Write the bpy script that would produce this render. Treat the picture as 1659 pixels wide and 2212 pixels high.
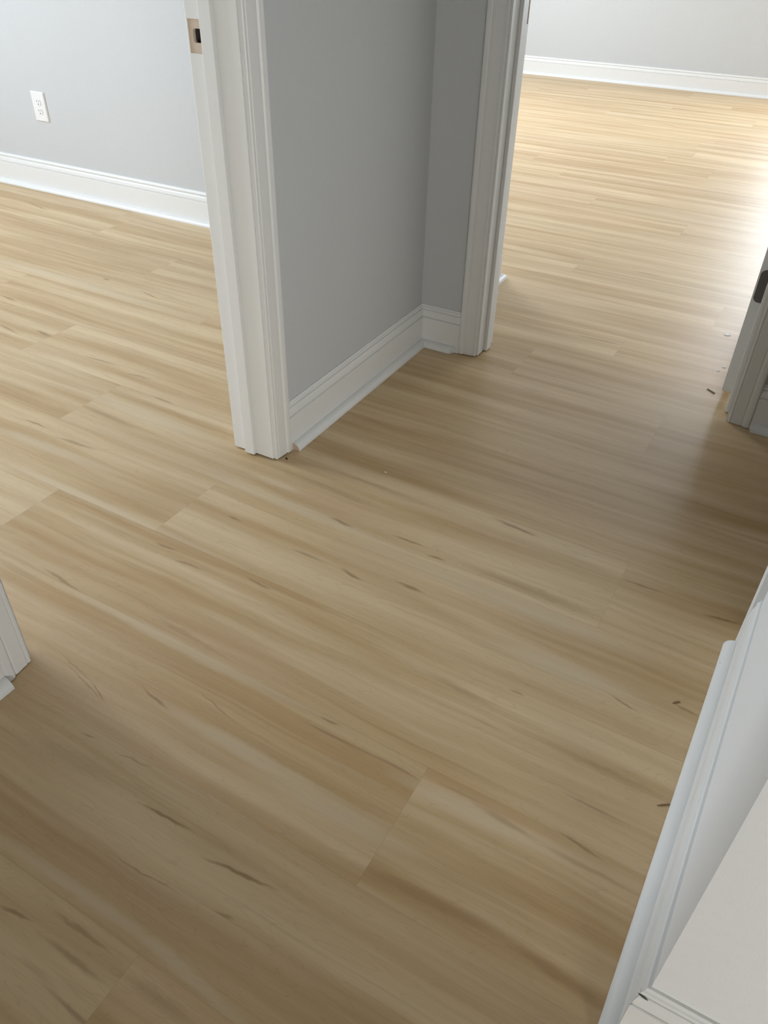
import bpy, bmesh, math, random
from mathutils import Vector, Matrix

for o in list(bpy.data.objects):
    bpy.data.objects.remove(o)
scene = bpy.context.scene
COL = scene.collection

# ------------------------------------------------------------------ camera
F_PX, W_PX, H_PX = 1663.98, 1659, 2212
cam_data = bpy.data.cameras.new('camera')
cam = bpy.data.objects.new('camera', cam_data)
COL.objects.link(cam)
yaw, pitch, roll = 0.4965, -0.658, 0.0246
fwd = Vector((-math.sin(yaw)*math.cos(pitch), math.cos(yaw)*math.cos(pitch), math.sin(pitch)))
rt = Vector((math.cos(yaw), math.sin(yaw), 0))
up = rt.cross(fwd)
r2 = rt*math.cos(roll) + up*math.sin(roll)
u2 = -rt*math.sin(roll) + up*math.cos(roll)
m = Matrix.Identity(4)
for i in range(3):
    m[i][0], m[i][1], m[i][2] = r2[i], u2[i], -fwd[i]
m[0][3], m[1][3], m[2][3] = 1.0361, -2.1309, 1.1118
cam.matrix_world = m
cam_data.sensor_fit = 'VERTICAL'
cam_data.sensor_height = 24.0
cam_data.lens = F_PX/H_PX*24.0
cam_data.clip_start = 0.02
scene.camera = cam

# ------------------------------------------------------------------ view, world, daylight
scene.view_settings.view_transform = 'Standard'
scene.view_settings.look = 'None'
scene.view_settings.gamma = 1
scene.view_settings.use_curve_mapping = False
scene.view_settings.exposure = 0.0
scene.cycles.max_bounces = 12
scene.cycles.diffuse_bounces = 8
scene.cycles.glossy_bounces = 6
scene.cycles.use_denoising = True

world = bpy.data.worlds.new('world')
scene.world = world
world.use_nodes = True
wb = world.node_tree.nodes['Background']
wb.inputs['Color'].default_value = (0.80, 0.90, 1.0, 1)
wb.inputs['Strength'].default_value = 0.15


def daylight_or_fill(name, loc, aim, sx, sy, power, color, spread=180):
    """Area lamp"""
    d = bpy.data.lights.new(name, 'AREA')
    d.shape = 'RECTANGLE'
    d.size, d.size_y = sx, sy
    d.energy = power
    d.color = color
    d.spread = math.radians(spread)
    o = bpy.data.objects.new(name, d)
    COL.objects.link(o)
    o.location = loc
    o.rotation_euler = Vector(aim).to_track_quat('-Z', 'Y').to_euler()
    return o


SKY = (0.81, 0.895, 1.0)
# left room: window in its outer wall; far room: one in the far wall, one in its left wall; hall: an added fill opening behind the viewer
WIN_LEFT = (-2.10, -0.72, 0.98, 2.33)       # y0 y1 z0 z1 at x = -3.9
WIN_FAR = (0.52, 2.52, 0.74, 2.15)          # x0 x1 z0 z1 at y = 5.52
WIN_FAR_SIDE = (2.30, 4.10, 0.75, 2.15)     # y0 y1 z0 z1 at x = -3.0
FILL_HALL = (2.55, 3.85, 0.10, 1.00)         # x0 x1 z0 z1 at y = -4.6, hole added for the fill
daylight_or_fill('daylight_left_room', (-3.93, -1.41, 1.655), (1, 0, -0.2), 1.38, 1.35, 122, SKY)
daylight_or_fill('daylight_far_wall', (1.52, 5.60, 1.445), (0, -1, -0.1), 2.00, 1.41, 108, SKY)
daylight_or_fill('daylight_far_side', (-3.05, 3.20, 1.45), (1, 0, -0.15), 1.80, 1.40, 148, SKY)
daylight_or_fill('hall_fill', (3.2, -4.68, 0.55), (-0.6, 1, 0), 1.30, 0.90, 18.5, (0.97, 0.97, 0.94), 80)  # added unseen fill, kept low and narrow to brighten the right corner wall


# ------------------------------------------------------------------ helpers
def new_obj(name, me, mat=None, parent=None):
    o = bpy.data.objects.new(name, me)
    COL.objects.link(o)
    if mat is not None:
        for mm in (mat if isinstance(mat, (list, tuple)) else [mat]):
            me.materials.append(mm)
    if parent is not None:
        o.parent = parent
    return o


def from_bm(name, bm, mat=None, parent=None, recalc=True):
    if recalc:
        bmesh.ops.recalc_face_normals(bm, faces=bm.faces)
    me = bpy.data.meshes.new(name)
    bm.to_mesh(me)
    bm.free()
    return new_obj(name, me, mat, parent)


def add_box(bm, x0, x1, y0, y1, z0, z1, mi=0):
    x0, x1 = min(x0, x1), max(x0, x1)
    y0, y1 = min(y0, y1), max(y0, y1)
    vs = [bm.verts.new(p) for p in ((x0, y0, z0), (x1, y0, z0), (x1, y1, z0), (x0, y1, z0),
                                    (x0, y0, z1), (x1, y0, z1), (x1, y1, z1), (x0, y1, z1))]
    for f in ((0, 3, 2, 1), (4, 5, 6, 7), (0, 1, 5, 4), (1, 2, 6, 5), (2, 3, 7, 6), (3, 0, 4, 7)):
        bm.faces.new([vs[i] for i in f]).material_index = mi


def boxes(name, lst, mat, parent=None, bevel=0.0):
    bm = bmesh.new()
    for b in lst:
        add_box(bm, *b)
    o = from_bm(name, bm, mat, parent)
    if bevel:
        md = o.modifiers.new('edge', 'BEVEL')
        md.width = bevel
        md.segments = 2
    return o


def struct(o, label=None, cat=None):
    o['kind'] = 'structure'
    if label:
        o['label'] = label
        o['category'] = cat
    return o


def thing(o, label, cat, group=None):
    o['label'] = label
    o['category'] = cat
    if group:
        o['group'] = group
    return o


def loft(bm, ringa, ringb, mi=0, cap_a=None, cap_b=None):
    va = [bm.verts.new(p) for p in ringa]
    vb = [bm.verts.new(p) for p in ringb]
    n = len(va)
    for i in range(n):
        j = (i+1) % n
        bm.faces.new((va[i], va[j], vb[j], vb[i])).material_index = mi
    bm.faces.new(va).material_index = mi if cap_a is None else cap_a
    bm.faces.new(vb).material_index = mi if cap_b is None else cap_b


def hstrip(name, p0, p1, n, prof, mat, m0=0.0, m1=0.0, parent=None, cap_a=None, cap_b=None, z0=0.0, zs=1.0):
    """Moulding running along the floor from p0 to p1 on a wall that faces n; m = +1 mitres an inside corner, -1 an outside one."""
    p0, p1, n = Vector(p0), Vector(p1), Vector(n).normalized()
    d = (p1-p0).normalized()
    ra, rb = [], []
    for t, z in prof:
        a = p0 + n*t + d*(m0*t)
        b = p1 + n*t - d*(m1*t)
        ra.append((a.x, a.y, z0+z*zs))
        rb.append((b.x, b.y, z0+z*zs))
    bm = bmesh.new()
    loft(bm, ra, rb, 0, cap_a, cap_b)
    return from_bm(name, bm, mat, parent)


# ------------------------------------------------------------------ materials
def mat_new(name):
    mt = bpy.data.materials.new(name)
    mt.use_nodes = True
    nt = mt.node_tree
    return mt, nt, nt.nodes['Principled BSDF']


def paint(name, col, rough, scale=60.0, var=0.02, bump=0.02):
    mt, nt, b = mat_new(name)
    tc = nt.nodes.new('ShaderNodeTexCoord')
    nz = nt.nodes.new('ShaderNodeTexNoise')
    nz.inputs['Scale'].default_value = scale
    nz.inputs['Detail'].default_value = 3
    nt.links.new(tc.outputs['Object'], nz.inputs['Vector'])
    mx = nt.nodes.new('ShaderNodeMix')
    mx.data_type = 'RGBA'
    mx.inputs['A'].default_value = tuple(c*(1-var) for c in col) + (1,)
    mx.inputs['B'].default_value = tuple(min(1, c*(1+var)) for c in col) + (1,)
    nt.links.new(nz.outputs['Fac'], mx.inputs['Factor'])
    nt.links.new(mx.outputs['Result'], b.inputs['Base Color'])
    b.inputs['Roughness'].default_value = rough
    if bump:
        bp = nt.nodes.new('ShaderNodeBump')
        bp.inputs['Strength'].default_value = bump
        bp.inputs['Distance'].default_value = 0.002
        n2 = nt.nodes.new('ShaderNodeTexNoise')
        n2.inputs['Scale'].default_value = scale*6
        nt.links.new(tc.outputs['Object'], n2.inputs['Vector'])
        nt.links.new(n2.outputs['Fac'], bp.inputs['Height'])
        nt.links.new(bp.outputs['Normal'], b.inputs['Normal'])
    return mt


M_WALL = paint('grey_wall_paint', (0.56, 0.575, 0.58), 0.75, bump=0.12)
M_TRIM = paint('white_trim_paint', (0.77, 0.775, 0.76), 0.38, scale=25, var=0.012, bump=0.0)
M_WALL_PALE = paint('pale_wall_paint', (0.77, 0.78, 0.78), 0.6, bump=0.12)
M_CEIL = paint('ceiling_paint', (0.62, 0.62, 0.61), 0.9)
M_RAW = paint('raw_wood', (0.62, 0.52, 0.415), 0.8, scale=120, var=0.12, bump=0.1)
M_CAVITY_SHADE = paint('cavity_painted_shade', (0.10, 0.085, 0.075), 0.95, scale=90, var=0.15)  # near-black colour stands in for the shade deep in the strike hole
M_MDF = paint('raw_moulding_end', (0.52, 0.38, 0.30), 0.85, scale=300, var=0.15, bump=0.1)
M_PLASTIC = paint('white_plastic', (0.82, 0.82, 0.82), 0.3, bump=0.0, var=0.004)
M_SLOT = paint('dark_slot', (0.03, 0.03, 0.03), 0.6, bump=0.0)
M_CHIP = paint('white_plaster_chip', (0.92, 0.92, 0.90), 0.9, scale=800, var=0.03)
M_DARKBIT = paint('dark_crumb', (0.015, 0.013, 0.012), 0.7)
M_TAN = paint('tan_crumb', (0.75, 0.62, 0.45), 0.7)
M_BROWN = paint('brown_chip', (0.26, 0.16, 0.08), 0.8)
M_SLIVER = paint('grey_brown_sliver', (0.12, 0.10, 0.085), 0.6)
M_SCUFF = paint('scuff_grime', (0.10, 0.095, 0.09), 0.8)
M_HINGE = paint('dark_hinge_metal', (0.135, 0.127, 0.12), 0.45, scale=400, var=0.05, bump=0.05)
M_HINGE.node_tree.nodes['Principled BSDF'].inputs['Metallic'].default_value = 0.35


class NB:
    """Small helper for chaining shader nodes."""
    def __init__(self, nt):
        self.nt = nt

    def put(self, sock, v):
        if v is None:
            return
        if isinstance(v, bpy.types.NodeSocket):
            self.nt.links.new(v, sock)
        else:
            sock.default_value = v

    def math(self, op, a, b=None, c=None, clamp=False):
        n = self.nt.nodes.new('ShaderNodeMath')
        n.operation = op
        n.use_clamp = clamp
        for i, v in enumerate((a, b, c)):
            self.put(n.inputs[i], v)
        return n.outputs[0]

    def xyz(self, x, y, z):
        n = self.nt.nodes.new('ShaderNodeCombineXYZ')
        for i, v in enumerate((x, y, z)):
            self.put(n.inputs[i], v)
        return n.outputs[0]

    def noise(self, vec, scale=1.0, detail=2.0, rough=0.5, dist=0.0, w=None):
        n = self.nt.nodes.new('ShaderNodeTexNoise')
        n.noise_dimensions = '4D' if w is not None else '3D'
        self.put(n.inputs['Vector'], vec)
        n.inputs['Scale'].default_value = scale
        n.inputs['Detail'].default_value = detail
        n.inputs['Roughness'].default_value = rough
        n.inputs['Distortion'].default_value = dist
        if w is not None:
            self.put(n.inputs['W'], w)
        return n.outputs['Fac']

    def ramp(self, v, a, b, lo=0.0, hi=1.0):
        n = self.nt.nodes.new('ShaderNodeMapRange')
        n.interpolation_type = 'SMOOTHSTEP'
        self.put(n.inputs['Value'], v)
        n.inputs['From Min'].default_value = a
        n.inputs['From Max'].default_value = b
        n.inputs['To Min'].default_value = lo
        n.inputs['To Max'].default_value = hi
        return n.outputs['Result']

    def mix(self, f, a, b, blend='MIX'):
        n = self.nt.nodes.new('ShaderNodeMix')
        n.data_type = 'RGBA'
        n.blend_type = blend
        self.put(n.inputs['Factor'], f)
        self.put(n.inputs['A'], a)
        self.put(n.inputs['B'], b)
        return n.outputs['Result']


# grain figures of the planks, in plank coordinates: x, y, angle, half length, half width(, strength)
DARK= [(-0.113, -0.45, -0.123, 0.062, 0.0046, 0.75),
 (0.104, -0.603, -0.209, 0.056, 0.0019, 0.6),
 (0.176, -0.622, -0.359, 0.029, 0.0017, 0.8),
 (0.14, -0.619, -0.267, 0.06, 0.0018, 0.6),
 (0.066, -0.1, 0.001, 0.021, 0.0044, 0.8),
 (0.285, 0.018, -0.065, 0.034, 0.0057, 0.8),
 (0.003, -0.257, 0.066, 0.029, 0.004, 0.8),
 (0.082, -0.277, 0.113, 0.039, 0.0039, 0.7),
 (0.249, -0.247, -0.091, 0.032, 0.0045, 0.75),
 (0.401, -0.122, -0.214, 0.032, 0.0047, 0.8),
 (0.273, -0.581, -0.168, 0.038, 0.0031, 0.8),
 (0.38, -0.538, -0.22, 0.053, 0.0019, 0.6),
 (0.221, -0.435, -0.081, 0.098, 0.0067, 0.35),
 (0.568, -0.462, 0.065, 0.02, 0.0035, 0.7),
 (0.64, 0.212, -0.109, 0.058, 0.0062, 0.85),
 (0.452, 0.04, 0.059, 0.04, 0.0035, 0.8),
 (0.529, 0.021, 0.064, 0.023, 0.0045, 0.8),
 (0.526, -0.091, -0.021, 0.035, 0.005, 0.85),
 (0.744, 0.032, -0.0, 0.142, 0.0189, 0.45),
 (0.944, 0.168, 0.025, 0.048, 0.004, 0.7),
 (1.113, 0.154, 0.165, 0.038, 0.0053, 0.9),
 (0.824, -0.235, 0.023, 0.016, 0.0049, 0.6),
 (0.999, -0.158, -0.267, 0.031, 0.0029, 0.7),
 (1.101, -0.115, -0.19, 0.025, 0.0042, 0.7),
 (0.727, -0.281, -0.081, 0.066, 0.0094, 0.4),
 (0.446, -0.743, 0.049, 0.049, 0.0031, 1.0),
 (0.6, -0.756, 0.16, 0.062, 0.0039, 1.0),
 (0.231, -0.698, 0.16, 0.017, 0.0025, 0.6),
 (0.331, -0.694, 0.13, 0.035, 0.0021, 0.6),
 (0.487, -0.826, 0.042, 0.068, 0.0018, 0.6),
 (0.622, -0.814, 0.143, 0.017, 0.0031, 0.6),
 (0.468, -0.93, 0.014, 0.058, 0.004, 0.6),
 (0.486, -0.961, 0.008, 0.06, 0.0054, 0.6),
 (0.369, -0.959, 0.212, 0.029, 0.0034, 0.8),
 (1.02, -0.458, -0.216, 0.04, 0.003, 0.7),
 (1.009, -0.312, -0.021, 0.124, 0.0113, 0.4),
 (0.905, -0.481, -0.066, 0.054, 0.0061, 0.5),
 (1.04, -0.487, 0.003, 0.084, 0.0052, 0.4),
 (0.871, -0.647, 0.107, 0.131, 0.0129, 0.45),
 (1.052, -0.649, -0.097, 0.075, 0.0104, 0.5),
 (0.617, -0.94, 0.036, 0.066, 0.0112, 0.4),
 (-0.658, -0.051, 0.034, 0.047, 0.0041, 0.8),
 (-0.485, -0.064, 0.077, 0.065, 0.0067, 0.7),
 (-0.786, 0.31, 0.071, 0.065, 0.0056, 0.7),
 (-0.614, 0.297, 0.146, 0.042, 0.0056, 0.6),
 (-0.456, 0.227, -0.087, 0.041, 0.006, 0.6),
 (-1.218, 0.313, -0.186, 0.064, 0.0063, 0.6),
 (-1.092, 0.35, -0.138, 0.041, 0.0067, 0.8),
 (-1.436, 0.486, -0.123, 0.057, 0.0058, 0.8),
 (-1.275, 0.803, -0.126, 0.021, 0.007, 0.8),
 (-1.03, 0.778, -0.235, 0.059, 0.006, 0.6),
 (-2.224, 1.289, -0.268, 0.094, 0.0081, 0.6),
 (-0.511, 0.078, -0.076, 0.111, 0.0134, 0.35),
 (0.241, -0.745, 0.061, 0.111, 0.0193, 0.3),
 (0.181, 0.114, -0.009, 0.188, 0.0153, 0.4),
 (0.26, 0.185, 0.007, 0.153, 0.0067, 0.4)]
LIGHT= [(0.192, 0.007, -0.021, 0.25, 0.0185),
 (0.675, -0.025, -0.028, 0.292, 0.0261),
 (0.883, -0.14, 0.021, 0.129, 0.0258),
 (-0.279, -0.22, -0.004, 0.262, 0.0116),
 (0.214, -0.464, -0.011, 0.233, 0.0119),
 (0.493, -0.587, -0.01, 0.168, 0.0145),
 (0.667, -0.602, 0.031, 0.122, 0.0202),
 (0.42, -0.892, 0.022, 0.159, 0.0094),
 (0.62, -0.897, -0.133, 0.106, 0.0087),
 (0.867, -0.493, 0.049, 0.125, 0.015),
 (0.068, 0.065, 0.001, 0.065, 0.0126),
 (-0.435, 0.134, -0.027, 0.209, 0.0257),
 (-1.369, 0.721, -0.02, 0.477, 0.0245),
 (-0.546, -0.117, 0.058, 0.187, 0.0178)]
PLANK_W, PLANK_L = 0.228, 1.524
SEED = 11


def floor_material():
    mt, nt, b = mat_new('maple_vinyl_plank')
    k = NB(nt)
    tc = nt.nodes.new('ShaderNodeTexCoord')
    sep = nt.nodes.new('ShaderNodeSeparateXYZ')
    nt.links.new(tc.outputs['Object'], sep.inputs[0])
    X, Y = sep.outputs['X'], sep.outputs['Y']
    at = nt.nodes.new('ShaderNodeAttribute')
    at.attribute_name = 'plank'
    sc = nt.nodes.new('ShaderNodeSeparateColor')
    nt.links.new(at.outputs['Color'], sc.inputs[0])
    R, G, B = sc.outputs[0], sc.outputs[1], sc.outputs[2]
    w = k.math('MULTIPLY', R, 37.0)
    # slow wander of the grain lines
    wav = k.noise(k.xyz(k.math('MULTIPLY', X, 2.2), k.math('MULTIPLY', Y, 3.0), 0.0), 1.0, 2, 0.5, 0.0, w)
    Yw = k.math('MULTIPLY_ADD', k.math('SUBTRACT', wav, 0.5), 0.034, Y)
    broad = k.noise(k.xyz(k.math('MULTIPLY', X, 0.75), k.math('MULTIPLY', Yw, 16.0), 0.0), 1.0, 2.5, 0.55, 0.3, w)
    mid = k.noise(k.xyz(k.math('MULTIPLY', X, 2.0), k.math('MULTIPLY', Yw, 42.0), 3.0), 1.0, 3, 0.6, 0.2, w)
    fine = k.noise(k.xyz(k.math('MULTIPLY', X, 9.0), k.math('MULTIPLY', Yw, 260.0), 7.0), 1.0, 2, 0.6, 0.0, w)
    tint = k.noise(k.xyz(k.math('MULTIPLY', X, 1.3), k.math('MULTIPLY', Yw, 9.0), 11.0), 1.0, 1.5, 0.5, 0.0, w)
    flame = k.noise(k.xyz(k.math('MULTIPLY', X, 5.0), k.math('MULTIPLY', Yw, 34.0), 17.0), 1.0, 1, 0.4, 1.2, w)
    streak = k.noise(k.xyz(k.math('MULTIPLY', X, 3.2), k.math('MULTIPLY', Yw, 48.0), 23.0), 1.0, 1.5, 0.5, 0.1, w)
    tone = k.math('ADD', k.math('MULTIPLY', broad, 0.72), k.math('MULTIPLY', mid, 0.28))
    f1 = k.ramp(tone, 0.31, 0.68)
    LIGHTC, DARKC = (0.690, 0.528, 0.318, 1), (0.460, 0.298, 0.132, 1)
    c = k.mix(f1, DARKC, LIGHTC)
    c = k.mix(k.ramp(tint, 0.52, 0.72, 0, 0.45), c, (0.530, 0.350, 0.200, 1))
    # cathedral figure: thin darker contour lines of a slow field
    ring = k.math('ABSOLUTE', k.math('SUBTRACT', k.math('FRACT', k.math('MULTIPLY', flame, 9.0)), 0.5))
    c = k.mix(k.ramp(ring, 0.0, 0.10, 0.13, 0.0), c, (0.27, 0.17, 0.085, 1))
    c = k.mix(k.ramp(streak, 0.70, 0.80, 0.0, 0.55), c, (0.22, 0.135, 0.065, 1))
    hair = k.noise(k.xyz(k.math('MULTIPLY', X, 1.6), k.math('MULTIPLY', Yw, 95.0), 31.0), 1.0, 2, 0.55, 0.15, w)
    c = k.mix(k.ramp(hair, 0.56, 0.76, 0.0, 0.24), c, (0.290, 0.180, 0.080, 1))
    c = k.mix(k.ramp(hair, 0.44, 0.26, 0.0, 0.20), c, (0.700, 0.580, 0.390, 1))
    fr = k.math('MULTIPLY_ADD', k.math('SUBTRACT', fine, 0.5), 0.16, 1.0)
    c = k.mix(1.0, c, k.xyz(fr, fr, fr), 'MULTIPLY')
    pv = k.math('MULTIPLY_ADD', k.math('SUBTRACT', G, 0.5), 0.07, 1.0)
    c = k.mix(1.0, c, k.xyz(pv, pv, pv), 'MULTIPLY')
    # the figures one can point at: brown mineral streaks and pale bands
    jit = k.noise(k.xyz(k.math('MULTIPLY', X, 28.0), k.math('MULTIPLY', Y, 60.0), 0.0), 1.0, 2, 0.6)
    jx = k.math('MULTIPLY_ADD', k.math('SUBTRACT', jit, 0.5), 0.010, Y)
    P = k.xyz(X, jx, 0.0)

    def ell(x, y, a, l, wd):
        mp = nt.nodes.new('ShaderNodeMapping')
        mp.vector_type = 'TEXTURE'
        nt.links.new(P, mp.inputs['Vector'])
        mp.inputs['Location'].default_value = (x, y, 0)
        mp.inputs['Rotation'].default_value = (0, 0, a)
        mp.inputs['Scale'].default_value = (l, wd, 1)
        ln = nt.nodes.new('ShaderNodeVectorMath')
        ln.operation = 'LENGTH'
        nt.links.new(mp.outputs[0], ln.inputs[0])
        return ln.outputs['Value']
    lacc = None
    for x, y, a, l, wd in LIGHT:
        v = ell(x, y, a*0.6, l*1.5, wd*1.3)
        lacc = v if lacc is None else k.math('MINIMUM', lacc, v)
    c = k.mix(k.ramp(lacc, 0.25, 1.1, 0.50, 0.0), c, (0.660, 0.545, 0.370, 1))
    dacc = None
    for x, y, a, l, wd, s in DARK:
        v = k.ramp(ell(x, y, a*0.85, l*1.15, wd*1.0), 0.25, 1.15, s, 0.0)
        dacc = v if dacc is None else k.math('MAXIMUM', dacc, v)
    c = k.mix(k.math('MULTIPLY', dacc, 0.70), c, (0.225, 0.120, 0.040, 1))
    # hairline joints between planks
    uv = nt.nodes.new('ShaderNodeUVMap')
    uv.uv_map = 'plank_uv'
    su = nt.nodes.new('ShaderNodeSeparateXYZ')
    nt.links.new(uv.outputs[0], su.inputs[0])
    ev = k.math('MINIMUM', su.outputs['Y'], k.math('SUBTRACT', PLANK_W, su.outputs['Y']))
    eu = k.math('MINIMUM', su.outputs['X'], k.math('SUBTRACT', B, su.outputs['X']))
    seam = k.ramp(k.math('MINIMUM', ev, eu), 0.0002, 0.0010, 0.16, 0.0)
    c = k.mix(seam, c, (0.16, 0.11, 0.06, 1))
    nt.links.new(c, b.inputs['Base Color'])
    b.inputs['Specular IOR Level'].default_value = 0.6
    nt.links.new(k.math('MULTIPLY_ADD', mid, 0.06, 0.385), b.inputs['Roughness'])
    bp = nt.nodes.new('ShaderNodeBump')
    bp.inputs['Strength'].default_value = 0.10
    bp.inputs['Distance'].default_value = 0.0006
    nt.links.new(fine, bp.inputs['Height'])
    nt.links.new(bp.outputs['Normal'], b.inputs['Normal'])
    return mt


# ------------------------------------------------------------------ floor: vinyl planks laid in staggered rows
def build_floor():
    rng = random.Random(SEED)
    fixed = {-3: 0.758, -1: -0.060, -2: -0.366, 0: 0.900, 1: -1.056, 2: -1.563, 3: 0.81, 4: 0.335,
             -5: 0.556, 7: 0.80, 8: 0.20, 11: 0.465, 12: -0.035, 14: -0.35, 21: -0.125, -4: -0.10, 6: 1.25, 9: -0.62, 10: 1.10,
             13: 0.75}
    me = bpy.data.meshes.new('floor')
    bm = bmesh.new()
    uvl = bm.loops.layers.uv.new('plank_uv')
    cl = bm.loops.layers.float_color.new('plank')
    X0, X1 = -5.2, 6.2
    for r in range(-17, 30):
        y0, y1 = r*PLANK_W, (r+1)*PLANK_W
        if r == 5:
            js = [-3.23, -1.712, -0.954, 0.570, 2.094, 3.618, 5.142]
        elif r == 1:
            js = [-4.104, -2.58, -1.056, -0.06, 1.464, 2.988, 4.512, 6.036]
        else:
            j = fixed.get(r, rng.uniform(0, PLANK_L))
            while j > X0:
                j -= PLANK_L
            js = []
            while j < X1:
                j += PLANK_L
                js.append(j)
        xs = [X0] + [q for q in js if X0 < q < X1] + [X1]
        for a, c in zip(xs[:-1], xs[1:]):
            f = bm.faces.new([bm.verts.new(p) for p in ((a, y0, 0), (c, y0, 0), (c, y1, 0), (a, y1, 0))])
            col = (rng.random(), rng.random(), c-a, 1)
            for lp in f.loops:
                lp[uvl].uv = (lp.vert.co.x-a, lp.vert.co.y-y0)
                lp[cl] = col
    bmesh.ops.remove_doubles(bm, verts=bm.verts, dist=1e-6)
    bm.to_mesh(me)
    bm.free()
    o = new_obj('floor', me, floor_material())
    o.location = (0, -0.965, 0)
    o.rotation_euler = (0, 0, -0.013)
    return struct(o, 'pale maple vinyl plank floor running through the hall and both rooms', 'floor')


build_floor()

# ------------------------------------------------------------------ walls and ceiling
H = 2.44
X3F, X3N, Y3F, Y3N = 1.162, 1.1428, -0.892, -1.644     # short wall on the right, slightly out of square
LX, LY0, LY1 = -3.9, -3.0, 0.566
FX0, FX1, FY1, FY0 = -3.0, 3.2, 5.5245, 0.648
HY0, HX1 = -4.6, 5.4
HEAD = 2.06


def wall_with_opening(name, axis, at, thick, lo, hi, wall_opening, mat, label):
    a, c, z0, z1 = wall_opening
    segs = [(lo, a, 0, H), (c, hi, 0, H), (a, c, 0, z0), (a, c, z1, H)]
    if axis == 'x':
        lst = [(at, at+thick, s[0], s[1], s[2], s[3]) for s in segs]
    else:
        lst = [(s[0], s[1], at, at+thick, s[2], s[3]) for s in segs]
    return struct(boxes(name, lst, mat), label, 'wall')


struct(boxes('wall_left', [(-0.12, 0, HY0, -1.637, 0, H), (-0.12, 0, -0.778, LY1, 0, H), (-0.12, 0, -1.637, -0.778, HEAD+0.02, H)], M_WALL),
       'grey hall wall between the left doorway and the inside corner', 'wall')
struct(boxes('wall_back', [(0, 0.165, 0, 0.12, 0, H), (1.020, HX1, 0, 0.12, 0, H), (0.165, 1.020, 0, 0.12, HEAD+0.02, H)], M_WALL),
       'narrow grey wall beside the doorway into the far room', 'wall')
struct(boxes('wall_left_room', [(LX, 0, LY1, FY0, 0, H)], M_WALL), 'pale wall of the left room with the outlet', 'wall')
wall_with_opening('wall_left_room_outer', 'x', LX-0.1, 0.1, LY0, LY1, WIN_LEFT, M_WALL, 'outer wall of the left room with its window')
struct(boxes('wall_left_room_near', [(LX, -0.12, LY0-0.1, LY0, 0, H)], M_WALL), 'near wall of the left room', 'wall')
wall_with_opening('wall_far', 'y', FY1, 0.1, FX0, FX1, WIN_FAR, M_WALL, 'far wall of the bright room beyond the doorway')
wall_with_opening('wall_far_left', 'x', FX0-0.1, 0.1, FY0, FY1, WIN_FAR_SIDE, M_WALL, 'left side wall of the far room with its window')
struct(boxes('wall_far_right', [(FX1, FX1+0.1, 0.12, FY1, 0, H)], M_WALL), 'right side wall of the far room', 'wall')
struct(boxes('wall_near_right', [(HX1, HX1+0.1, HY0, 0.12, 0, H)], M_WALL), 'right side wall of the near hall', 'wall')
wall_with_opening('wall_near', 'y', HY0-0.1, 0.1, -0.12, HX1, FILL_HALL, M_WALL, 'wall at the near end of the hall')


def right_wall():
    bm = bmesh.new()
    pts = [(X3F, Y3F+0.020), (X3N, Y3N), (HX1, Y3N), (HX1, Y3N+0.12), (X3N+0.13, Y3N+0.12), (X3F+0.12, Y3F+0.020)]
    loft(bm, [(x, y, 0) for x, y in pts], [(x, y, H) for x, y in pts])
    add_box(bm, X3F, X3F+0.12, Y3F+0.020, -0.001, HEAD+0.02, H)
    add_box(bm, X3F, X3F+0.12, -0.066, -0.001, 0, HEAD+0.02)
    return from_bm('wall_right', bm, M_WALL_PALE)


struct(right_wall(), 'pale grey wall ending in an outside corner at the near right', 'wall')
struct(boxes('ceiling', [(-4.3, 5.6, -5.0, 5.9, H, H+0.1)], M_CEIL), 'flat white ceiling over hall and rooms', 'ceiling')

# ------------------------------------------------------------------ baseboards with shoe moulding
BASE = [(0, 0), (0.0140, 0), (0.0140, 0.0935), (0.0126, 0.0945), (0.0086, 0.0955), (0.0086, 0.0972), (0.0126, 0.0985), (0.0122, 0.104),
        (0.0102, 0.112), (0.0080, 0.1172), (0.0044, 0.1184), (0.0044, 0.1202), (0.0082, 0.1215), (0.0088, 0.1245), (0.0078, 0.1275),
        (0.0058, 0.1290), (0.0045, 0.1310), (0.0040, 0.1340), (0, 0.1340)]
SHOE = [(0.0140, 0.0005), (0.0345, 0.0005)] + [(0.0140+0.0205*math.cos(a*math.pi/20), 0.002+0.019*math.sin(a*math.pi/20)) for a in range(0, 11)]


def baseboard(name, p0, p1, n, m0, m1, label, sp0=None, sp1=None, sm0=None, sm1=None, cap=None, hs=1.0, shoe=True):
    b = hstrip(name, p0, p1, n, BASE, M_TRIM, m0, m1, zs=hs)
    struct(b, label, 'baseboard')
    if shoe:
        s = hstrip('shoe_molding', sp0 or p0, sp1 or p1, n, SHOE, [M_TRIM, M_MDF], m0 if sm0 is None else sm0, m1 if sm1 is None else sm1, parent=b,
                   cap_a=1 if cap == 'a' else None, cap_b=1 if cap == 'b' else None)
    return b


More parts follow.
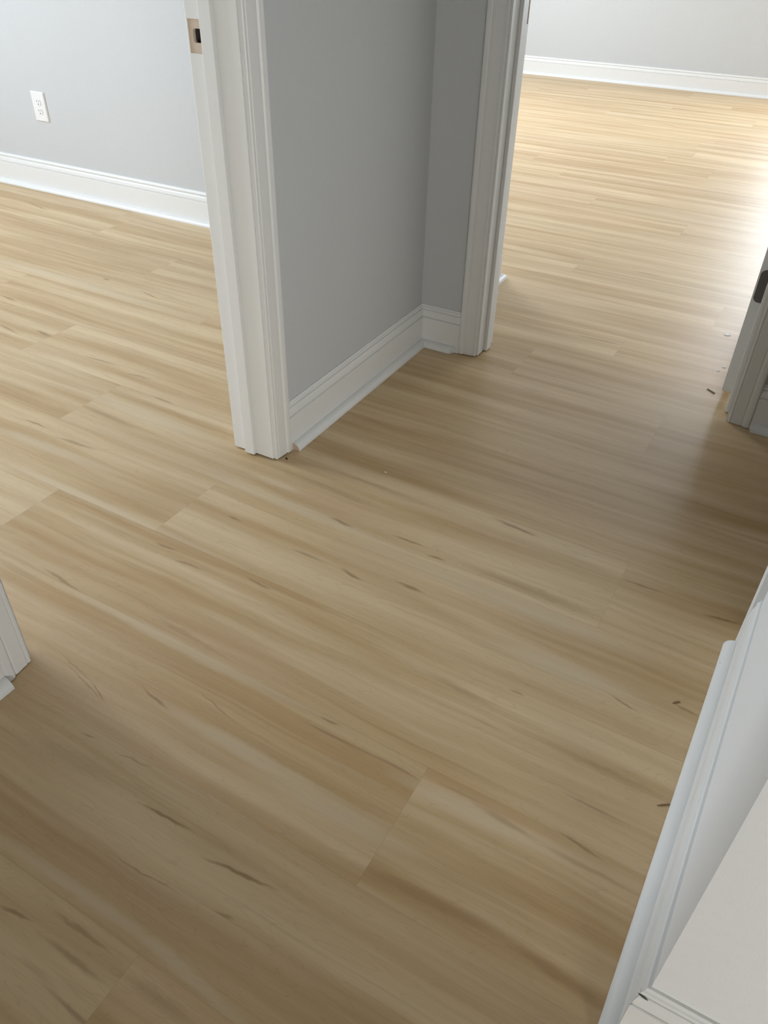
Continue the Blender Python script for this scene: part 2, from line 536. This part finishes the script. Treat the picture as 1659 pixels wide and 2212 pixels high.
YA0 = -0.7584        # outer edge of the left doorway's far casing
baseboard('baseboard_left', (0, YA0), (0, 0), (1, 0), 0, 1, 'white baseboard along the grey hall wall', sp0=(0, YA0+0.004), cap='a')
baseboard('baseboard_back', (0, 0), (0.1454, 0), (0, -1), 1, 0, 'short white baseboard between hall corner and doorway casing', sp1=(0.1425, 0), sm1=0.6)
baseboard('baseboard_near_left', (0, HY0), (0, -1.6568), (1, 0), 0, 0, 'white baseboard end at the near left', sp1=(0, -1.659))
baseboard('baseboard_left_room', (LX, LY1), (-0.12, LY1), (0, -1), 0, 0, 'white baseboard across the left room', hs=1.06)
baseboard('baseboard_far', (FX0, FY1), (FX1, FY1), (0, -1), 0, 0, 'white baseboard along the far wall of the bright room', hs=1.07)
baseboard('baseboard_far_stub', (0, 0.1375), (0, FY0), (1, 0), 0, -1, 'white baseboard end just inside the far doorway', sp1=(0, FY0))
baseboard('baseboard_far_return', (0, FY0), (FX0, FY0), (0, 1), -1, 0, 'white baseboard behind the far doorway wall')
baseboard('baseboard_back_right', (1.0403, 0), (1.1600, 0), (0, -1), 0, 0, 'white baseboard right of the far doorway casing', sp0=(1.0445, 0))
nr = Vector((Y3F-Y3N, -(X3F-X3N))).normalized()
nr = -nr if nr.x > 0 else nr
baseboard('baseboard_right', (X3F, Y3F), (X3N, Y3N), nr, 0, -1, 'white baseboard along the near right wall', sp0=(X3F-0.0004, Y3F-0.006), hs=0.975)
baseboard('baseboard_right_return', (X3N, Y3N), (HX1, Y3N), (0, -1), -1, 0, 'white baseboard turning the corner at the lower right', hs=0.975)

# ------------------------------------------------------------------ door frames: jambs, stops, casings
CAS = [(0, 0), (0, 0.0070), (0.0012, 0.0086), (0.0050, 0.0092), (0.0066, 0.0078), (0.0082, 0.0078), (0.0100, 0.0096), (0.0200, 0.0104), (0.0345, 0.0122),
       (0.0365, 0.0108), (0.0385, 0.0112), (0.0410, 0.0148), (0.0445, 0.0162), (0.0520, 0.0165), (0.0560, 0.0150), (0.0576, 0.0130), (0.0576, 0)]
CW, REV, JT, OH = 0.0576, 0.006, 0.040, 2.04


def door_frame(name, org, u, n, width, depth, stop0, stop1, label, gaps, mortise=None, far_casing=True):
    """Opening from org along u; n points out of the wall towards the hall; stop0..stop1 is the door stop's place behind the hall face."""
    org, u, n = Vector(org), Vector(u), Vector(n)

    def P(a, b, z):
        q = org + u*a + n*b
        return (q.x, q.y, z)

    def lbox(bm, a0, a1, b0, b1, z0, z1, mi=0):
        q0, q1 = P(a0, b0, z0), P(a1, b1, z1)
        add_box(bm, q0[0], q1[0], q0[1], q1[1], z0, z1, mi)

    root = bpy.data.objects.new(name, None)
    COL.objects.link(root)
    root.location = P(width/2, -depth/2, 0)
    struct(root, label, 'door frame')
    bpy.context.view_layer.update()
    inv = root.matrix_world.inverted()

    def done(nm, bm, mats=M_TRIM, bevel=0.0):
        bm.transform(inv)
        o = from_bm(nm, bm, mats, root)
        if bevel:
            md = o.modifiers.new('edge', 'BEVEL')
            md.width, md.segments = bevel, 2
        return o
    # jambs
    for side in (0, 1):
        bm = bmesh.new()
        a0, a1 = (-JT, 0) if side == 0 else (width, width+JT)
        lbox(bm, a0, a1, -depth, 0, gaps[side], OH)
        j = done('jamb', bm)
        if mortise is not None and mortise[0] == side:
            b0, b1, z0, z1, hb0, hb1, hz0, hz1 = mortise[1:]
            s = 1 if side == 1 else -1
            face = width if side == 1 else 0.0
            cutters = []
            bm = bmesh.new()
            lbox(bm, face-0.004*s, face+0.0022*s, b0, b1, z0, z1)
            cutters.append(done('cut', bm, M_RAW))
            bm = bmesh.new()
            lbox(bm, face-0.004*s, face+0.0120*s, hb0, hb1, hz0, hz1)
            bmesh.ops.bevel(bm, geom=[e for e in bm.edges if abs((e.verts[0].co-e.verts[1].co).normalized().dot(Vector((u.x, u.y, 0)))) > 0.9],
                            offset=0.0055, segments=4, affect='EDGES', profile=0.5)
            cutters.append(done('cut', bm, M_RAW))
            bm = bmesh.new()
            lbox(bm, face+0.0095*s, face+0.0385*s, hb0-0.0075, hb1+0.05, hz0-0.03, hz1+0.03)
            cutters.append(done('cut', bm, M_CAVITY_SHADE))
            for cobj in cutters:
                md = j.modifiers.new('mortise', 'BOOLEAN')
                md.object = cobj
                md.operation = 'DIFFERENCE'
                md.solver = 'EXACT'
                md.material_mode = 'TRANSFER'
            bpy.context.view_layer.update()
            dg = bpy.context.evaluated_depsgraph_get()
            nm = bpy.data.meshes.new_from_object(j.evaluated_get(dg))
            j.modifiers.clear()
            j.data = nm
            for cobj in cutters:
                bpy.data.objects.remove(cobj)
    bm = bmesh.new()
    lbox(bm, -JT, width+JT, -depth, 0, OH, OH+JT)
    done('jamb', bm)
    # stops
    ST = 0.0108
    for side in (0, 1):
        bm = bmesh.new()
        a0, a1 = (0, ST) if side == 0 else (width-ST, width)
        lbox(bm, a0, a1, -stop1, -stop0, gaps[side], OH)
        done('door_stop', bm, M_TRIM, 0.0012)
    bm = bmesh.new()
    lbox(bm, ST, width-ST, -stop1, -stop0, OH-ST, OH)
    done('door_stop', bm, M_TRIM, 0.0012)
    # casings on the hall side and on the other side
    for face in ((0, 1), (-depth, -1))[:2 if far_casing else 1]:
        b0, sg = face
        for side in (0, 1):
            if (side, sg) in skip_casings.get(name, ()):
                continue
            bm = bmesh.new()
            ra, rb = [], []
            for w_, t in CAS:
                a = -REV-w_ if side == 0 else width+REV+w_
                ra.append(P(a, b0+sg*t, 0.002))
                rb.append(P(a, b0+sg*t, OH+REV+w_))
            loft(bm, ra, rb)
            done('casing', bm)
        bm = bmesh.new()
        ra, rb = [], []
        for w_, t in CAS:
            ra.append(P(-REV-w_, b0+sg*t, OH+REV+w_))
            rb.append(P(width+REV+w_, b0+sg*t, OH+REV+w_))
        loft(bm, ra, rb)
        done('casing', bm)
    return root


skip_casings = {'trim_2': ((0, -1),), 'trim_3': ((1, 1), (1, -1))}
YJ = -0.822
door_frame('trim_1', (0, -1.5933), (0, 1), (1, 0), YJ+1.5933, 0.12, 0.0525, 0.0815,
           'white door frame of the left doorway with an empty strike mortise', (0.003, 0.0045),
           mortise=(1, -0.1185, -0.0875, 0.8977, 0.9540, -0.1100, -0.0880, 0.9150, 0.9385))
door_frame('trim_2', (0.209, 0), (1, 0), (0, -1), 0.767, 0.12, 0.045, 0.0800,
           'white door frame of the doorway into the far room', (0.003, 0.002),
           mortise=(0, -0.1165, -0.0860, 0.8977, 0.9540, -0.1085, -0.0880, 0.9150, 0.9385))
door_frame('trim_3', (X3F, -0.8284), (0, 1), (-1, 0), 0.72, 0.12, 0.05, 0.085,
           'white door frame at the right edge, beside the near right wall', (0.002, 0.002))

# ------------------------------------------------------------------ open door in the far doorway, with its lower hinge
def panel_door(name, loc, w, h, t, label):
    """Slab in the y-z plane, x = 0..t, y = 0..w, with two recessed panels on both faces."""
    bm = bmesh.new()
    ys = [0, 0.115, w-0.115, w]
    zs = [0, 0.24, 0.80, 0.93, h-0.13, h]
    for xf in (0, t):
        inn = 0.007 if xf == 0 else -0.007
        grid = [[bm.verts.new((xf, y, z)) for z in zs] for y in ys]
        for i in range(3):
            for j in range(5):
                q = [grid[i][j], grid[i+1][j], grid[i+1][j+1], grid[i][j+1]]
                if i == 1 and j in (1, 3):
                    a, c, e, f = ys[i]+0.016, ys[i+1]-0.016, zs[j]+0.016, zs[j+1]-0.016
                    r = [bm.verts.new((xf+inn, *p)) for p in ((a, e), (c, e), (c, f), (a, f))]
                    for s in range(4):
                        bm.faces.new((q[s], q[(s+1) % 4], r[(s+1) % 4], r[s]))
                    bm.faces.new(r)
                else:
                    bm.faces.new(q)
    for y in (0, w):
        for j in range(5):
            bm.faces.new([bm.verts.new(p) for p in ((0, y, zs[j]), (t, y, zs[j]), (t, y, zs[j+1]), (0, y, zs[j+1]))])
    for z in (0, h):
        for i in range(3):
            bm.faces.new([bm.verts.new(p) for p in ((0, ys[i], z), (t, ys[i], z), (t, ys[i+1], z), (0, ys[i+1], z))])
    bmesh.ops.remove_doubles(bm, verts=bm.verts, dist=1e-6)
    o = from_bm(name, bm, M_TRIM)
    o.location = loc
    md = o.modifiers.new('edge', 'BEVEL')
    md.width, md.segments, md.limit_method = 0.0012, 2, 'ANGLE'
    return struct(o, label, 'door')


door = panel_door('door_1', (0.935, 0.128, 0.0245), 0.755, 2.005, 0.035, 'white door standing open into the far room, seen by its hinge edge')


def hinge(parent, x0, x1, z0, z1):
    bm = bmesh.new()
    r = 0.0145
    pts = [(x1, z0)]
    pts += [(x1, z1)]
    pts += [(x0+r-r*math.sin(a*math.pi/16), z1-r+r*math.cos(a*math.pi/16)) for a in range(0, 9)]
    pts += [(x0+r-r*math.cos(a*math.pi/16), z0+r-r*math.sin(a*math.pi/16)) for a in range(0, 9)]
    loft(bm, [(x, 0.001, z) for x, z in pts], [(x, -0.0006, z) for x, z in pts])
    h = from_bm('hinge', bm, M_HINGE, parent)
    bm = bmesh.new()
    for i in range(5):
        za, zb = z0+(z1-z0)*i/5+0.0004, z0+(z1-z0)*(i+1)/5-0.0004
        c = bmesh.ops.create_cone(bm, cap_ends=True, segments=20, radius1=0.0055, radius2=0.0055, depth=zb-za)
        bmesh.ops.translate(bm, verts=c['verts'], vec=(x1+0.0045, 0.0045, (za+zb)/2))
    from_bm('hinge_knuckle', bm, M_HINGE, h)
    for fx, fz in ((0.35, 0.16), (0.62, 0.5), (0.35, 0.84)):
        bm = bmesh.new()
        c = bmesh.ops.create_cone(bm, cap_ends=True, segments=18, radius1=0.0036, radius2=0.0036, depth=0.0012)
        bmesh.ops.rotate(bm, verts=c['verts'], cent=(0, 0, 0), matrix=Matrix.Rotation(math.pi/2, 3, 'X'))
        px = x0 + (x1-x0)*(1-fx) if fz == 0.5 else x0 + (x1-x0)*(0.55+0.1)
        bmesh.ops.translate(bm, verts=c['verts'], vec=(px, -0.0006, z0+(z1-z0)*fz))
        from_bm('hinge_screw', bm, M_HINGE, h)
    h['label'] = 'dark metal hinge leaf'
    return h


hinge(door, 0.0045, 0.035, 0.299-0.0245, 0.389-0.0245)

# ------------------------------------------------------------------ duplex outlet on the left room's wall
def outlet():
    x0, x1, z0, z1 = -2.3345, -2.2475, 0.3200, 0.4450
    cx, cz = (x0+x1)/2, (z0+z1)/2
    root = bpy.data.objects.new('electrical_outlet', None)
    COL.objects.link(root)
    root.location = (cx, LY1, cz)
    thing(root, 'white duplex electrical outlet on the pale wall above the baseboard', 'outlet')
    hw, hh = (x1-x0)/2, (z1-z0)/2
    bm = bmesh.new()

    def ring(k, y):
        return [(-hw+k, y, -hh+k), (hw-k, y, -hh+k), (hw-k, y, hh-k), (-hw+k, y, hh-k)]
    vs = [[bm.verts.new(p) for p in ring(*a)] for a in ((0, 0), (0, -0.003), (0.004, -0.0068))]
    for a, b_ in zip(vs[:-1], vs[1:]):
        for i in range(4):
            bm.faces.new((a[i], a[(i+1) % 4], b_[(i+1) % 4], b_[i]))
    bm.faces.new(vs[0])
    bm.faces.new(vs[-1])
    from_bm('cover_plate', bm, M_PLASTIC, root)
    for dz in (0.0195, -0.0195):
        bm = bmesh.new()
        pts = []
        for a in range(24):
            t = a/24*2*math.pi
            pts.append((0.0172*math.cos(t), max(-0.0143, min(0.0143, 0.0172*math.sin(t)))))
        loft(bm, [(x, -0.006, z+dz) for x, z in pts], [(x*0.96, -0.0088, z*0.96+dz) for x, z in pts])
        s = from_bm('socket', bm, M_PLASTIC, root)
        for sx, hz in ((-0.0064, 0.0040), (0.0064, 0.0033)):
            bm = bmesh.new()
            add_box(bm, sx-0.0011, sx+0.0011, -0.0091, -0.0080, dz+0.0045-hz, dz+0.0045+hz)
            from_bm('slot', bm, M_SLOT, s)
        bm = bmesh.new()
        c = bmesh.ops.create_cone(bm, cap_ends=True, segments=16, radius1=0.0026, radius2=0.0026, depth=0.0012)
        bmesh.ops.rotate(bm, verts=c['verts'], cent=(0, 0, 0), matrix=Matrix.Rotation(math.pi/2, 3, 'X'))
        bmesh.ops.translate(bm, verts=c['verts'], vec=(0, -0.0086, dz-0.0078))
        from_bm('slot', bm, M_SLOT, s)
    bm = bmesh.new()
    c = bmesh.ops.create_cone(bm, cap_ends=True, segments=16, radius1=0.003, radius2=0.0026, depth=0.0014)
    bmesh.ops.rotate(bm, verts=c['verts'], cent=(0, 0, 0), matrix=Matrix.Rotation(math.pi/2, 3, 'X'))
    bmesh.ops.translate(bm, verts=c['verts'], vec=(0, -0.0074, 0))
    from_bm('screw', bm, M_PLASTIC, root)


outlet()

# ------------------------------------------------------------------ bits left on the floor
def crumb(name, loc, sx, sy, sz, rot, mat, label, cat, group=None, seed=1, jag=0.25, top=0.6):
    rng = random.Random(seed)
    bm = bmesh.new()
    bmesh.ops.create_icosphere(bm, subdivisions=2, radius=1.0)
    for v in bm.verts:
        kx = 1 + rng.uniform(-jag, jag)
        v.co = Vector((v.co.x*sx*kx, v.co.y*sy*kx, min(top, max(-0.6, v.co.z))*sz*(1+rng.uniform(-jag, jag)*0.4)))
    zmin = min(v.co.z for v in bm.verts)
    for v in bm.verts:
        v.co.z -= zmin
    o = from_bm(name, bm, mat)
    o.location = (loc[0], loc[1], 0.0)
    o.rotation_euler = (0, 0, rot)
    return thing(o, label, cat, group)


crumb('wood_chip.002', (1.1082, -1.3040), 0.0110, 0.0016, 0.0012, 0.62, M_BROWN, 'thin brown wood chip touching the right shoe moulding', 'debris', None, 9)
G = 'white plaster chips by the open door'
crumb('plaster_chip', (0.8765, 0.6028), 0.0105, 0.0100, 0.0012, 0.3, M_CHIP, 'largest white plaster chip on the floor, farthest into the far room', 'debris', G, 2)
crumb('plaster_chip.001', (0.9115, 0.3429), 0.0056, 0.0058, 0.0010, 0.1, M_CHIP, 'round white plaster chip nearest to the open door edge', 'debris', G, 3)
crumb('plaster_chip.002', (0.9009, 0.3069), 0.0047, 0.0044, 0.0009, 0.1, M_CHIP, 'smallest white plaster chip, just in front of the round one', 'debris', G, 4)


def sliver():
    a, c = Vector((0.8940, 0.1640)), Vector((0.9195, 0.1458))
    d = (c-a)
    n = Vector((-d.y, d.x)).normalized()
    prof = [(0, 0.0009), (0.12, 0.0016), (0.4, 0.0017), (0.7, 0.0026), (0.88, 0.0028), (1.0, 0.0008)]
    bm = bmesh.new()
    up_ = [a+d*t+n*w_ for t, w_ in prof]
    dn = [a+d*t-n*w_ for t, w_ in reversed(prof)]
    ring = up_+dn
    loft(bm, [(p.x, p.y, 0.0002) for p in ring], [(p.x, p.y, 0.0022) for p in ring])
    o = from_bm('wood_sliver', bm, M_SLIVER)
    return thing(o, 'thin dark sliver lying on the floor by the bottom of the open door', 'debris')


sliver()
crumb('dark_crumb', (0.0248, -0.7991), 0.0042, 0.0022, 0.002, -0.5, M_DARKBIT, 'tiny black crumb at the foot of the left doorway casing', 'debris', None, 5, 0.35)
crumb('tan_crumb', (0.5855, -0.9484), 0.0021, 0.0012, 0.0012, -0.2, M_TAN, 'tiny pale crumb alone in the middle of the hall floor', 'debris', None, 6)
crumb('wood_chip', (0.2749, -0.7224), 0.0036, 0.0022, 0.0022, 0.1, M_TAN, 'small tan wood chip on the shaded floor by the hall wall', 'debris', None, 7)
crumb('wood_chip.001', (1.0800, -1.0860), 0.0085, 0.0022, 0.0012, 0.75, M_BROWN, 'flat brown wood chip on the floor near the right baseboard', 'debris', None, 8)


# ------------------------------------------------------------------ scuffs on the near right baseboard
def scuff(parent, loc, r, rot=(0, 0, 0)):
    bm = bmesh.new()
    bmesh.ops.create_icosphere(bm, subdivisions=2, radius=1.0)
    rng = random.Random(3)
    for v in bm.verts:
        v.co = Vector((v.co.x*r[0], v.co.y*r[1], v.co.z*r[2]))*(1+rng.uniform(-0.2, 0.2))
    o = from_bm('scuff_mark', bm, M_SCUFF, parent)
    o.location = loc
    o.rotation_euler = rot
    o['label'] = 'dark grey scuff mark'
    return o


br = bpy.data.objects['baseboard_right']
scuff(br, (X3N-0.0072, Y3N-0.0040, 0.1185), (0.0016, 0.0050, 0.0018), (0.35, 0, 0))
scuff(br, (X3N-0.0040, Y3N-0.0082, 0.1145), (0.0062, 0.0014, 0.0016), (0, 0.3, 0))
scuff(br, (X3F-0.0310, -0.962, 0.0135), (0.0012, 0.0026, 0.0009), (0, 0, -0.5))
